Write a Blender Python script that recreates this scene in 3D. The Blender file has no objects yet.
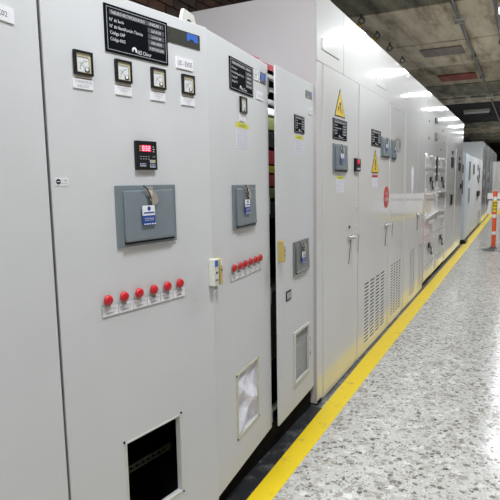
import bpy, bmesh, math, random
from mathutils import Matrix, Vector
random.seed(7)
SC = bpy.context.scene
COL = SC.collection

# ------------------------------------------------------------------ camera
cam_d = bpy.data.cameras.new('camera'); cam = bpy.data.objects.new('camera', cam_d); COL.objects.link(cam)
cam_d.sensor_fit = 'HORIZONTAL'; cam_d.sensor_width = 36.0; cam_d.lens = 36.0 * 530.0 / 500.0
cam_d.clip_start = 0.05; cam_d.clip_end = 200
_d = Vector((322-250, 4366.2-250, 530)).normalized()       # vertical in camera axes (x right, y down, z ahead)
_a = Vector((522-250, 177-250, 530)).normalized()          # aisle direction
_a = (_a - _d*_a.dot(_d)).normalized()
_x = _d.cross(_a)
if _x.x < 0: _x = -_x
_R = Matrix((_x, _a, -_d))                                  # world = R @ camera vector
cm = Matrix.Identity(4)
for i in range(3):
    cm[i][0] = _R[i][0]; cm[i][1] = -_R[i][1]; cm[i][2] = -_R[i][2]
cm[2][3] = 1.5
cam.matrix_world = cm
SC.camera = cam

# ------------------------------------------------------------------ world, exposure
w = bpy.data.worlds.new('world'); SC.world = w; w.use_nodes = True
w.node_tree.nodes['Background'].inputs[0].default_value = (0.75, 0.8, 0.9, 1)
w.node_tree.nodes['Background'].inputs[1].default_value = 0.15
vs = SC.view_settings
vs.view_transform = 'Standard'; vs.look = 'None'; vs.gamma = 1; vs.use_curve_mapping = False
vs.exposure = 0.0
LAMP_W = 52.0

# ------------------------------------------------------------------ materials
def new_mat(name):
    m = bpy.data.materials.new(name); m.use_nodes = True
    nt = m.node_tree; b = nt.nodes['Principled BSDF']
    return m, nt, b
def simple(name, col, rough=0.5, metal=0.0, noise=0.0, scale=40, bump=0.0, bscale=300, spec=0.5, emit=None):
    m, nt, b = new_mat(name)
    b.inputs['Base Color'].default_value = (*col, 1); b.inputs['Roughness'].default_value = rough
    b.inputs['Metallic'].default_value = metal; b.inputs['Specular IOR Level'].default_value = spec
    tc = nt.nodes.new('ShaderNodeTexCoord')
    if noise > 0:
        n = nt.nodes.new('ShaderNodeTexNoise'); n.inputs['Scale'].default_value = scale; n.inputs['Detail'].default_value = 4
        nt.links.new(tc.outputs['Object'], n.inputs['Vector'])
        r = nt.nodes.new('ShaderNodeValToRGB')
        r.color_ramp.elements[0].position = .3; r.color_ramp.elements[1].position = .7
        r.color_ramp.elements[0].color = tuple(c*(1-noise) for c in col) + (1,)
        r.color_ramp.elements[1].color = tuple(min(1, c*(1+noise)) for c in col) + (1,)
        nt.links.new(n.outputs['Fac'], r.inputs[0]); nt.links.new(r.outputs[0], b.inputs['Base Color'])
    if bump > 0:
        n2 = nt.nodes.new('ShaderNodeTexNoise'); n2.inputs['Scale'].default_value = bscale
        nt.links.new(tc.outputs['Object'], n2.inputs['Vector'])
        bp = nt.nodes.new('ShaderNodeBump'); bp.inputs['Strength'].default_value = bump; bp.inputs['Distance'].default_value = .002
        nt.links.new(n2.outputs['Fac'], bp.inputs['Height']); nt.links.new(bp.outputs[0], b.inputs['Normal'])
    if emit:
        b.inputs['Emission Color'].default_value = (*emit[0], 1); b.inputs['Emission Strength'].default_value = emit[1]
    return m
M = {}
M['matte'] = simple('light_grey_textured_paint', (.60, .605, .62), .5, noise=.025, scale=3, bump=.12, bscale=500, spec=.35)
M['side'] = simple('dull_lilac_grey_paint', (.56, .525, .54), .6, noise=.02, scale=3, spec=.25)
def coated(name, col):
    m = simple(name, col, .42, noise=.02, scale=2, bump=.07, bscale=5, spec=.55)
    b = m.node_tree.nodes['Principled BSDF']; b.inputs['Coat Weight'].default_value = 1.0; b.inputs['Coat Roughness'].default_value = .07
    return m
M['gloss'] = coated('glossy_light_grey_paint', (.66, .655, .655))
M['mesh'] = simple('pale_grey_mesh', (.40, .40, .41), .5, noise=.04)
M['satin'] = simple('satin_white_grey_paint', (.70, .71, .72), .5, noise=.02, scale=3, spec=.25)
M['gloss2'] = simple('glossy_cream_grey_paint', (.62, .61, .59), .2, noise=.03, scale=2, bump=.10, bscale=6, spec=.6)
M['blue_grey'] = simple('blue_grey_box_paint', (.17, .205, .23), .38, noise=.04, scale=20)
M['steel_box'] = simple('dull_steel_box', (.26, .28, .29), .3, metal=.6, noise=.05, scale=20)
M['blue_white'] = simple('bluish_white_paint', (.62, .68, .74), .35, noise=.03, scale=5)
M['black'] = simple('black_plastic', (.010, .010, .012), .4, noise=.1, scale=30, spec=.25)
M['plate'] = simple('engraved_black_laminate', (.005, .006, .009), .75, noise=.08, scale=20, spec=.03)
M['plate_grey'] = simple('engraved_grey_plate', (.32, .31, .29), .3, noise=.08, scale=20)
M['cellfill'] = simple('grey_engraved_field', (.07, .072, .08), .5, noise=.05, spec=.2)
M['rail'] = simple('dark_greenish_rail', (.05, .06, .045), .6, noise=.1, spec=.2)
M['frame_line'] = simple('grey_engraved_line', (.42, .43, .46), .5, noise=.05)
M['white'] = simple('white_label_plastic', (.78, .77, .80), .4, noise=.02)
M['paper'] = simple('white_paper', (.70, .69, .76), .8, noise=.06, scale=60, bump=.3, bscale=40)
M['ink'] = simple('dark_grey_ink', (.10, .10, .12), .6, noise=.02)
M['ink_pale'] = simple('pale_violet_ink', (.42, .41, .50), .7, noise=.02)
M['wtext'] = simple('white_engraving', (.75, .75, .78), .5, noise=.02)
M['bezel'] = simple('aged_yellowish_bezel', (.55, .52, .36), .45, noise=.06)
M['dial'] = simple('meter_dial_white', (.74, .76, .78), .35, noise=.02)
M['red'] = simple('red_plastic', (.50, .012, .020), .3, noise=.05)
M['redpaint'] = simple('red_gasket', (.55, .02, .05), .5, noise=.05)
M['signred'] = simple('red_sign_enamel', (.52, .035, .03), .35, noise=.04)
M['collar'] = simple('beige_collar', (.33, .31, .27), .4, metal=.3, noise=.05)
M['yellow'] = simple('yellow_sign_enamel', (.72, .50, .02), .35, noise=.03)
M['lime'] = simple('yellow_green_label', (.62, .60, .03), .5, noise=.04)
M['ochre'] = simple('ochre_plastic', (.52, .40, .14), .45, noise=.06)
M['ivory'] = simple('ivory_plastic', (.58, .58, .52), .45, noise=.04)
M['blue'] = simple('blue_print', (.03, .12, .50), .45, noise=.04)
M['bluetag'] = simple('blue_tag', (.015, .06, .30), .45, noise=.04)
M['olive'] = simple('olive_nameplate', (.075, .075, .065), .3, metal=.4, noise=.08)
M['silver'] = simple('brushed_silver_plate', (.45, .47, .50), .25, metal=.8, noise=.05)
M['chrome'] = simple('chrome', (.75, .75, .76), .16, metal=1, noise=.02)
M['key'] = simple('worn_steel', (.50, .47, .43), .4, metal=.6, noise=.1)
M['card'] = simple('glossy_white_card', (.82, .82, .82), .12, noise=.02, spec=.8)
M['inside'] = simple('shade_dark_interior', (.012, .014, .014), .8, noise=.2, scale=8, spec=.1)  # darkness of unlit interiors put into the colour
M['green'] = simple('green_terminals', (.33, .38, .14), .5, noise=.1)
M['speck'] = simple('speckled_foam', (.16, .16, .15), .9, noise=.6, scale=160)
M['plinth'] = simple('black_plinth_paint', (.010, .010, .011), .85, noise=.3, scale=15, spec=.08)
M['orange'] = simple('orange_plastic', (.78, .11, .03), .4, noise=.05)
M['tape'] = simple('yellow_caution_tape', (.82, .62, .02), .4, noise=.04)
M['rubber'] = simple('grey_black_rubber', (.10, .10, .105), .45, noise=.15)
M['conduit'] = simple('grey_conduit', (.17, .17, .18), .4, metal=.3, noise=.1)
M['lampbody'] = simple('white_lamp_enamel', (.8, .8, .8), .4, noise=.02)
M['tube'] = simple('lit_fluorescent_tube', (.9, .95, 1), .3, emit=((.93, .97, 1.0), 14.0))
M['led'] = simple('red_lit_digits', (.8, .05, .1), .3, emit=((1.0, .35, .45), 2.2))
M['leddim'] = simple('red_lit_window', (.45, .02, .05), .3, emit=((1.0, .01, .08), .45))
M['brick'] = simple('dark_brown_brick', (.065, .042, .034), .9, noise=.35, scale=9, bump=.5, bscale=60)
M['brick2'] = simple('rust_brick', (.10, .05, .035), .9, noise=.35, scale=9, bump=.5, bscale=60)
M['mortar'] = simple('dark_mortar', (.03, .027, .025), .95, noise=.3, scale=20)
M['tanwall'] = simple('tan_plaster', (.56, .49, .43), .85, noise=.25, scale=1.2, bump=.2, bscale=30)
M['farwall'] = simple('brown_far_brickwork', (.30, .22, .17), .9, noise=.4, scale=1.5)

def concrete(name, c0, c1, c2):
    m, nt, b = new_mat(name); b.inputs['Roughness'].default_value = .9; b.inputs['Specular IOR Level'].default_value = .2
    tc = nt.nodes.new('ShaderNodeTexCoord'); mp = nt.nodes.new('ShaderNodeMapping')
    mp.inputs['Scale'].default_value = (.5, 2.6, 1); mp.inputs['Rotation'].default_value = (0, 0, .16)
    nt.links.new(tc.outputs['Object'], mp.inputs['Vector'])
    n = nt.nodes.new('ShaderNodeTexNoise'); n.inputs['Scale'].default_value = 1.7; n.inputs['Detail'].default_value = 9; n.inputs['Roughness'].default_value = .65
    nt.links.new(mp.outputs[0], n.inputs['Vector'])
    r = nt.nodes.new('ShaderNodeValToRGB'); e = r.color_ramp.elements
    e[0].position = .33; e[0].color = (*c0, 1); e[1].position = .68; e[1].color = (*c2, 1)
    k = e.new(.5); k.color = (*c1, 1)
    nt.links.new(n.outputs['Fac'], r.inputs[0]); nt.links.new(r.outputs[0], b.inputs['Base Color'])
    bp = nt.nodes.new('ShaderNodeBump'); bp.inputs['Strength'].default_value = .5; bp.inputs['Distance'].default_value = .02
    nt.links.new(n.outputs['Fac'], bp.inputs['Height']); nt.links.new(bp.outputs[0], b.inputs['Normal'])
    return m
M['conc_a'] = concrete('stained_olive_concrete', (.19, .16, .12), (.43, .38, .285), (.60, .54, .41))
M['conc_b'] = concrete('pale_tan_concrete', (.32, .27, .20), (.66, .585, .455), (.80, .74, .60))
M['conc_c'] = concrete('dark_damp_concrete', (.09, .085, .065), (.22, .21, .16), (.37, .345, .26))
M['conc_d'] = concrete('shade_toned_concrete', (.012, .013, .015), (.028, .029, .032), (.05, .05, .048))  # unlit stretch of ceiling, its shade put into the colour
M['patch_a'] = concrete('lilac_grey_patch', (.22, .19, .18), (.30, .26, .25), (.38, .33, .31))
M['patch_b'] = concrete('red_stained_patch', (.24, .07, .06), (.34, .11, .095), (.42, .18, .15))

def terrazzo():
    m, nt, b = new_mat('polished_terrazzo')
    tc = nt.nodes.new('ShaderNodeTexCoord')
    def vor(scale, rnd=1.0, warp=True):
        v = nt.nodes.new('ShaderNodeTexVoronoi'); v.inputs['Scale'].default_value = scale; v.inputs['Randomness'].default_value = rnd
        nt.links.new(tc.outputs['Object'], v.inputs['Vector']); return v
    def mix(f, a, c):
        x = nt.nodes.new('ShaderNodeMix'); x.data_type = 'RGBA'
        nt.links.new(f, x.inputs[0])
        for s, val in ((6, a), (7, c)):
            if isinstance(val, tuple): x.inputs[s].default_value = (*val, 1)
            else: nt.links.new(val, x.inputs[s])
        return x.outputs[2]
    def step(out, p, q):
        r = nt.nodes.new('ShaderNodeMapRange'); r.inputs[1].default_value = p; r.inputs[2].default_value = q
        nt.links.new(out, r.inputs[0]); return r.outputs[0]
    def sep(out):
        s = nt.nodes.new('ShaderNodeSeparateColor'); nt.links.new(out, s.inputs[0]); return s.outputs
    col = (.60, .585, .55)
    n = nt.nodes.new('ShaderNodeTexNoise'); n.inputs['Scale'].default_value = 90; n.inputs['Detail'].default_value = 6
    nt.links.new(tc.outputs['Object'], n.inputs['Vector'])
    cur = mix(step(n.outputs['Fac'], .35, .65), (.42, .405, .375), (.57, .56, .535))
    def mul(a, c):
        k = nt.nodes.new('ShaderNodeMath'); k.operation = 'MULTIPLY'; nt.links.new(a, k.inputs[0]); nt.links.new(c, k.inputs[1]); return k.outputs[0]
    for sc_, lo, hi, thr, dark, pale in ((25, .04, .09, .45, (.30, .28, .255), (.66, .65, .63)), (38, .05, .12, .66, (.13, .12, .105), (.42, .38, .33)), (90, .06, .14, .70, (.15, .14, .13), (.66, .65, .63))):
        v = vor(sc_); ch = sep(v.outputs['Color'])
        ve = vor(sc_); ve.feature = 'DISTANCE_TO_EDGE'
        inside = step(ve.outputs['Distance'], lo, hi)
        on = step(ch[0], thr, thr+.02)
        c = mix(ch[1], dark, pale)
        cur = mix(mul(inside, on), cur, c)
    nt.links.new(cur, b.inputs['Base Color'])
    n3 = nt.nodes.new('ShaderNodeTexNoise'); n3.inputs['Scale'].default_value = 3; nt.links.new(tc.outputs['Object'], n3.inputs['Vector'])
    r3 = nt.nodes.new('ShaderNodeMapRange'); r3.inputs[3].default_value = .12; r3.inputs[4].default_value = .20
    nt.links.new(n3.outputs['Fac'], r3.inputs[0]); nt.links.new(r3.outputs[0], b.inputs['Roughness'])
    b.inputs['Specular IOR Level'].default_value = .08
    return m
M['terrazzo'] = terrazzo()

def worn(name, col, under, amt, scale):
    m, nt, b = new_mat(name)
    tc = nt.nodes.new('ShaderNodeTexCoord')
    n = nt.nodes.new('ShaderNodeTexNoise'); n.inputs['Scale'].default_value = scale; n.inputs['Detail'].default_value = 8; n.inputs['Roughness'].default_value = .7
    nt.links.new(tc.outputs['Object'], n.inputs['Vector'])
    r = nt.nodes.new('ShaderNodeValToRGB'); e = r.color_ramp.elements
    e[0].position = amt; e[0].color = (*under, 1); e[1].position = amt+.12; e[1].color = (*col, 1)
    nt.links.new(n.outputs['Fac'], r.inputs[0]); nt.links.new(r.outputs[0], b.inputs['Base Color'])
    b.inputs['Roughness'].default_value = .4
    return m
M['floor_yellow'] = worn('worn_yellow_floor_paint', (.80, .58, .01), (.52, .38, .06), .30, 9)
M['floor_black'] = worn('scuffed_black_floor_paint', (.018, .019, .022), (.10, .10, .105), .36, 11)
M['floor_grey'] = worn('dirty_grey_floor_paint', (.09, .09, .095), (.20, .20, .20), .40, 8)

# ------------------------------------------------------------------ mesh helpers
# local frame of a cabinet face: u along the face (away from camera), v up, w out of the face (towards the aisle)
def frame(x, y, ang_deg=0.0):
    a = math.radians(ang_deg)
    m = Matrix.Identity(4)
    m[0][0], m[1][0] = math.sin(a), math.cos(a)
    m[0][1], m[1][1] = -math.cos(a), math.sin(a)
    m[0][3], m[1][3] = x, y
    return m
WORLD = frame(0, 0, 0)
class MB:
    def __init__(s): s.v = []; s.f = []; s.mi = []; s.mats = []
    def m(s, name):
        if name not in s.mats: s.mats.append(name)
        return s.mats.index(name)
    def add(s, vs, fs, mat):
        o = len(s.v); k = s.m(mat)
        s.v += [(a, -c, b) for a, b, c in vs]            # (u, v, w) -> local xyz
        for f in fs: s.f.append(tuple(i+o for i in f)); s.mi.append(k)
        return s
    def box(s, u0, u1, v0, v1, w0, w1, mat):
        return s.add([(u0,v0,w0),(u1,v0,w0),(u1,v1,w0),(u0,v1,w0),(u0,v0,w1),(u1,v0,w1),(u1,v1,w1),(u0,v1,w1)],
            [(3,2,1,0),(4,5,6,7),(0,1,5,4),(1,2,6,5),(2,3,7,6),(3,0,4,7)], mat)
    def wedge(s, u0, u1, v0, v1, w0, wb, wt, mat):       # wb depth at the bottom, wt at the top
        return s.add([(u0,v0,w0),(u1,v0,w0),(u1,v1,w0),(u0,v1,w0),(u0,v0,wb),(u1,v0,wb),(u1,v1,wt),(u0,v1,wt)],
            [(3,2,1,0),(4,5,6,7),(0,1,5,4),(1,2,6,5),(2,3,7,6),(3,0,4,7)], mat)
    def prism(s, pts, w0, w1, mat):
        n = len(pts)
        return s.add([(a,b,w0) for a,b in pts]+[(a,b,w1) for a,b in pts],
            [tuple(reversed(range(n))), tuple(range(n,2*n))]+[(i,(i+1)%n,n+(i+1)%n,n+i) for i in range(n)], mat)
    def lathe(s, cu, cv, prof, mat, n=20, axis='w', cw=0, su=1, sv=1):   # prof: (radius, along-axis)
        vs = []; fs = []
        for r, h in prof:
            for k in range(n):
                t = 2*math.pi*k/n; a, b = r*math.cos(t), r*math.sin(t)
                if axis == 'w': vs.append((cu+a*su, cv+b*sv, h))
                elif axis == 'v': vs.append((cu+a, h, cw+b))
                else: vs.append((h, cv+a, cw+b))
        P = len(prof)
        for p in range(P-1):
            for k in range(n):
                fs.append((p*n+k, p*n+(k+1)%n, (p+1)*n+(k+1)%n, (p+1)*n+k))
        fs.append(tuple(reversed(range(n)))); fs.append(tuple((P-1)*n+k for k in range(n)))
        return s.add(vs, fs, mat)
    def cyl(s, cu, cv, r, h0, h1, mat, n=16, axis='w', cw=0):
        return s.lathe(cu, cv, [(r, h0), (r, h1)], mat, n, axis, cw)
    def tube(s, pts, r, mat, n=8):
        pts = [Vector(p) for p in pts]; vs = []; fs = []
        for i, p in enumerate(pts):
            t = (pts[min(i+1, len(pts)-1)] - pts[max(i-1, 0)]).normalized()
            a = t.cross(Vector((0, 0, 1)));
            if a.length < .1: a = t.cross(Vector((0, 1, 0)))
            a.normalize(); b = t.cross(a)
            for k in range(n):
                q = p + (a*math.cos(2*math.pi*k/n) + b*math.sin(2*math.pi*k/n))*r
                vs.append(tuple(q))
        for i in range(len(pts)-1):
            for k in range(n): fs.append((i*n+k, i*n+(k+1)%n, (i+1)*n+(k+1)%n, (i+1)*n+k))
        fs.append(tuple(reversed(range(n)))); fs.append(tuple((len(pts)-1)*n+k for k in range(n)))
        return s.add(vs, fs, mat)
    def sheet(s, u0, u1, v0, v1, w0, w1, holes, mat):    # flat sheet with rectangular holes cut through
        us = sorted({u0, u1} | {h[0] for h in holes} | {h[1] for h in holes})
        vv = sorted({v0, v1} | {h[2] for h in holes} | {h[3] for h in holes})
        nu, nv = len(us), len(vv)
        solid = [[not any(h[0] < (us[i]+us[i+1])/2 < h[1] and h[2] < (vv[j]+vv[j+1])/2 < h[3] for h in holes)
                  for j in range(nv-1)] for i in range(nu-1)]
        vs = [(us[i], vv[j], ww) for ww in (w0, w1) for i in range(nu) for j in range(nv)]
        B = nu*nv; I = lambda i, j: i*nv+j
        S = lambda i, j: 0 <= i < nu-1 and 0 <= j < nv-1 and solid[i][j]
        fs = []
        for i in range(nu-1):
            for j in range(nv-1):
                if not solid[i][j]: continue
                a, b, c, d = I(i,j), I(i+1,j), I(i+1,j+1), I(i,j+1)
                fs.append((d,c,b,a)); fs.append((a+B,b+B,c+B,d+B))
                if not S(i,j-1): fs.append((a,b,b+B,a+B))
                if not S(i+1,j): fs.append((b,c,c+B,b+B))
                if not S(i,j+1): fs.append((c,d,d+B,c+B))
                if not S(i-1,j): fs.append((d,a,a+B,d+B))
        return s.add(vs, fs, mat)
    def text(s, body, u, v, h, w, mat, width=None, align='L'):
        vs, fs, tw = glyphs(body)
        sx = h if width is None else width/max(tw, 1e-6)
        if width is None: width = tw*h
        off = {'L': 0, 'C': -width/2, 'R': -width}[align]
        return s.add([(u+off+a*sx, v+b*h, w) for a, b in vs], fs, mat)
    def build(s, name, W=None, parent=None, label=None, bevel=0, smooth=False, kind=None):
        me = bpy.data.meshes.new(name); me.from_pydata(s.v, [], s.f)
        for k in s.mats: me.materials.append(M[k])
        me.polygons.foreach_set('material_index', s.mi)
        if smooth:
            me.polygons.foreach_set('use_smooth', [True]*len(me.polygons))
        me.update()
        o = bpy.data.objects.new(name, me); COL.objects.link(o)
        place(o, W if W is not None else WORLD, parent)
        if bevel:
            b = o.modifiers.new('bevel', 'BEVEL'); b.width = bevel; b.segments = 2; b.limit_method = 'ANGLE'; b.angle_limit = .7
        if smooth:
            e = o.modifiers.new('edges', 'EDGE_SPLIT'); e.split_angle = .7
        if label: o['label'] = label
        if kind: o['kind'] = kind
        return o
_W = {}
def place(o, W, parent=None):
    _W[o.name] = W.copy()
    if parent is not None:
        o.parent = parent; o.matrix_parent_inverse = _W[parent.name].inverted()
    o.matrix_basis = W
_gl = {}
def glyphs(body):
    if body in _gl: return _gl[body]
    c = bpy.data.curves.new('text', 'FONT'); c.body = body; c.size = 1.38; c.resolution_u = 2   # capitals about 1 high
    o = bpy.data.objects.new('text', c); COL.objects.link(o)
    dg = bpy.context.evaluated_depsgraph_get(); dg.update()
    me = o.evaluated_get(dg).to_mesh()
    vs = [(p.co.x, p.co.y) for p in me.vertices]; fs = [tuple(p.vertices) for p in me.polygons]
    x0 = min((a for a, b in vs), default=0); vs = [(a-x0, b) for a, b in vs]
    tw = max((a for a, b in vs), default=1)
    o.evaluated_get(dg).to_mesh_clear()
    bpy.data.objects.remove(o); bpy.data.curves.remove(c)
    _gl[body] = (vs, fs, tw); return _gl[body]
def thing(name, label, cat, loc=(0, 0, 0), group=None):
    o = bpy.data.objects.new(name, None); COL.objects.link(o); o.empty_display_size = .1
    W = Matrix.Translation(loc); place(o, W)
    tag(o, label, cat, group); return o
def tag(o, label, cat, group=None):
    o['label'] = label; o['category'] = cat
    if group: o['group'] = group
    return o
def structure(o): o['kind'] = 'structure'; return o

# ================================================================== the setting
Y0, Y1, XL, XR, ZC = -3.0, 46.0, -2.7, 3.6, 3.65
# in WORLD frame: u = Y, v = Z, w = X
fl = structure(MB().box(Y0, Y1, -.1, 0, XL, XR, 'terrazzo').build('floor'))
MB().box(0.2, 3.2, .0, .0015, -1.30, -1.06, 'floor_black').build('floor_border', None, fl, 'scuffed black painted strip of floor before the cabinets')
MB().box(3.2, 40, .0, .0015, -1.30, -1.128, 'floor_grey').build('floor_border', None, fl, 'dirty grey painted strip of floor before the tall cabinets')
_p = [(.2, -1.075, -.992), (2.1, -1.102, -.992), (4.3, -1.133, -.994), (8.0, -1.135, -.985), (40, -1.12, -.96)]
_v = []
for y, a, b in _p: _v += [(y, 0, a), (y, 0, b), (y, .002, b), (y, .002, a)]
_f = [(3, 2, 1, 0), tuple(range(16, 20))] + [(i*4+k, i*4+(k+1) % 4, i*4+4+(k+1) % 4, i*4+4+k) for i in range(4) for k in range(4)]
MB().add(_v, _f, 'floor_yellow').build('floor_stripe', None, fl, 'worn yellow safety stripe')

ce = structure(MB().box(Y0, Y1, ZC+.06, ZC+.26, XL-.1, XR+.1, 'conc_a').build('ceiling'))
edges = [(-3.0, 2.9, 'conc_a'), (2.9, 5.3, 'conc_c'), (5.3, 7.2, 'conc_c'), (7.2, 8.0, 'conc_b'), (8.0, 9.2, 'conc_b'), (9.2, 11.1, 'conc_b'),
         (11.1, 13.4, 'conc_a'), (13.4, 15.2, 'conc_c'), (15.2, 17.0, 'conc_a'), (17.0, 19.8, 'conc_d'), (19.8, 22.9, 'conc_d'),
         (22.9, 25.1, 'conc_c'), (25.1, 28.7, 'conc_a'), (28.7, 32, 'conc_c'), (32, 37, 'conc_a'), (37, 46, 'conc_c')]
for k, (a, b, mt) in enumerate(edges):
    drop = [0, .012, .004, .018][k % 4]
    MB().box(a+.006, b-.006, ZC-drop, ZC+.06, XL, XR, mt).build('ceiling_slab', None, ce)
# repaired formwork patches
MB().box(9.52, 10.08, ZC-.034, ZC-.016, -1.62, -.96, 'patch_a').build('ceiling_patch', None, ce, 'lilac grey repair patch in the ceiling')
MB().box(12.05, 12.75, ZC-.034, ZC-.016, -1.67, -.94, 'patch_b').build('ceiling_patch', None, ce, 'red stained repair patch in the ceiling')
wl = structure(MB().box(Y0, Y1, 0, ZC+.06, XL-.2, XL, 'mortar').build('wall_left'))
bm = None
for r in range(14):
    for c in range(13):
        y = 2.5 + c*.235 + (r % 2)*.117; z = 2.42 + r*.084
        mt = 'brick2' if random.random() < .3 else 'brick'
        mb = MB().box(-.11, .11, -.0365, .0365, 0, .014+random.random()*.008, mt)
        if bm is None or random.random() < .25:
            o = mb.build('brick', frame(XL, y, 0) @ Matrix.Translation((0, 0, z)), wl); bm = o.data
        else:
            o = bpy.data.objects.new('brick', bm); COL.objects.link(o)
            place(o, frame(XL, y, 0) @ Matrix.Translation((0, 0, z)), wl)
structure(MB().box(Y0, Y1, 0, ZC+.06, XR, XR+.2, 'tanwall').build('wall_right'))
structure(MB().box(Y1, Y1+.2, 0, ZC+.06, XL-.2, XR+.2, 'farwall').build('wall_far'))
structure(MB().box(Y0-.2, Y0, 0, ZC+.06, XL-.2, XR+.2, 'tanwall').build('wall_back'))

# ------------------------------------------------------------------ lamps
def lamp(x, y, label):
    t = thing('ceiling_lamp', label, 'lamp', (x, y, 3.5), 'lit tube lamps hung in rows under the ceiling')
    Wl = Matrix.Translation((x, y, 0)) @ WORLD                      # u = Y, w = X
    MB().box(-.11, .11, 3.49, 3.54, -.21, .21, 'lampbody').build('housing', Wl, t, bevel=.008)
    for s in (-.06, .06):
        MB().tube([(s, 3.472, -.195), (s, 3.472, .195)], .013, 'tube', 10).build('tube', Wl, t)
    for s in (-.15, .15):
        MB().tube([(0, 3.53, s), (0, 3.66, s)], .005, 'conduit', 6).build('drop_rod', Wl, t)
    for s in (-.202, .202):
        MB().box(-.10, .10, 3.455, 3.49, s-.006, s+.006, 'lampbody').build('end_cap', Wl, t)
    d = bpy.data.lights.new('lamp_light', 'AREA'); d.shape = 'RECTANGLE'; d.size = .40; d.size_y = .20
    d.energy = LAMP_W; d.color = (.92, .97, 1.0)
    lo = bpy.data.objects.new('lamp_light', d); COL.objects.link(lo)
    place(lo, Matrix.Translation((x, y, 3.452)), t)
    return t
for k in range(-1, 11):
    y = 1.40 + k*2.95
    lab = 'lit tube lamp at the very top right corner of the photo' if k == 2 else 'lit tube lamp above the aisle, outside the photo'
    lamp(-.13, y, lab)
for y in (-.8, .7):  # lamps added to brighten the tall cabinet's near side
    lamp(-1.25, y, 'added unseen tube lamp above the low cabinets, brightening the tall side')

# ================================================================== devices fixed to the cabinet faces
def nameplate(W, cab, u0, u1, v0, v1, w, label, grey=False):
    p = MB().box(u0, u1, v0, v1, w, w+.004, 'plate_grey' if grey else 'plate').build('nameplate', W, cab, label)
    du, dv = u1-u0, v1-v0; q = w+.0046
    b = MB(); e = .0014 if du < .3 else .002
    x0, x1, y0, y1 = u0+.03*du, u1-.03*du, v0+.05*dv, v1-.05*dv
    for r in ((x0,x1,y0,y0+e),(x0,x1,y1-e,y1),(x0,x0+e,y0,y1),(x1-e,x1,y0,y1)): b.box(*r, w+.004, q, 'frame_line')
    b.box(u0+.07*du, u0+.93*du, v0+.795*dv, v0+.90*dv, w+.004, w+.0044, 'cellfill')
    vals = ['LUS-E104', 'LUS-E104', '1000149574', '01-BTW24-GH01']
    for k in range(4):
        yy = v0 + (.655 - .135*k)*dv
        b.box(u0+.66*du, u0+.94*du, yy-.01*dv, yy+.10*dv, w+.004, w+.0044, 'cellfill')
    b.build('engraved_boxes', W, p)
    t = MB()
    t.text('TABLERO RECTIFICADOR BUS', u0+.09*du, v0+.815*dv, .065*dv, w+.0048, 'wtext', .52*du)
    t.text('UNIDAD 1', u0+.68*du, v0+.815*dv, .065*dv, w+.0048, 'wtext', .2*du)
    for k, s in enumerate(['N\u00b0 de Serie', 'N\u00b0 de Identificaci\u00f3n T\u00e9cnica', 'C\u00f3digo SAP', 'C\u00f3digo KKS']):
        t.text(s, u0+.07*du, v0+(.655-.135*k)*dv, .072*dv, w+.0048, 'wtext', [.21, .50, .22, .22][k]*du)
        t.text(vals[k], u0+.80*du, v0+(.665-.135*k)*dv, .065*dv, w+.0048, 'wtext', [.16, .16, .18, .24][k]*du, 'C')
    t.text('AES Chivor', u0+.47*du, v0+.09*dv, .09*dv, w+.0048, 'wtext', .23*du)
    # round emblem with a swoosh left of the name
    cu, cv, r = u0+.43*du, v0+.15*dv, .075*dv
    arc = [(cu+r*math.cos(a), cv+r*math.sin(a)) for a in [math.radians(-30+d*24) for d in range(11)]]
    arc += [(cu-.1*r+.45*r*math.cos(a), cv-.15*r+.55*r*math.sin(a)) for a in [math.radians(210-d*24) for d in range(11)]]
    t.prism(arc, w+.0044, w+.0048, 'wtext')
    t.build('lettering', W, p)
    return p
def label_plate(W, cab, u0, u1, v0, v1, w, lines, label, hfrac=None, mat='ink', name='label_plate'):
    p = MB().box(u0, u1, v0, v1, w, w+.004, 'white').build(name, W, cab, label)
    t = MB(); n = len(lines); dv = v1-v0; du = u1-u0
    for k, s in enumerate(lines):
        h = (hfrac or .55/n)*dv
        yc = v1 - dv*(k+.5)/n*.86 - dv*.07
        t.text(s, (u0+u1)/2, yc-h/2, h, w+.0044, mat, min(.86*du, len(s)*h*.8), 'C')
    t.build('lettering', W, p)
    return p
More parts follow.
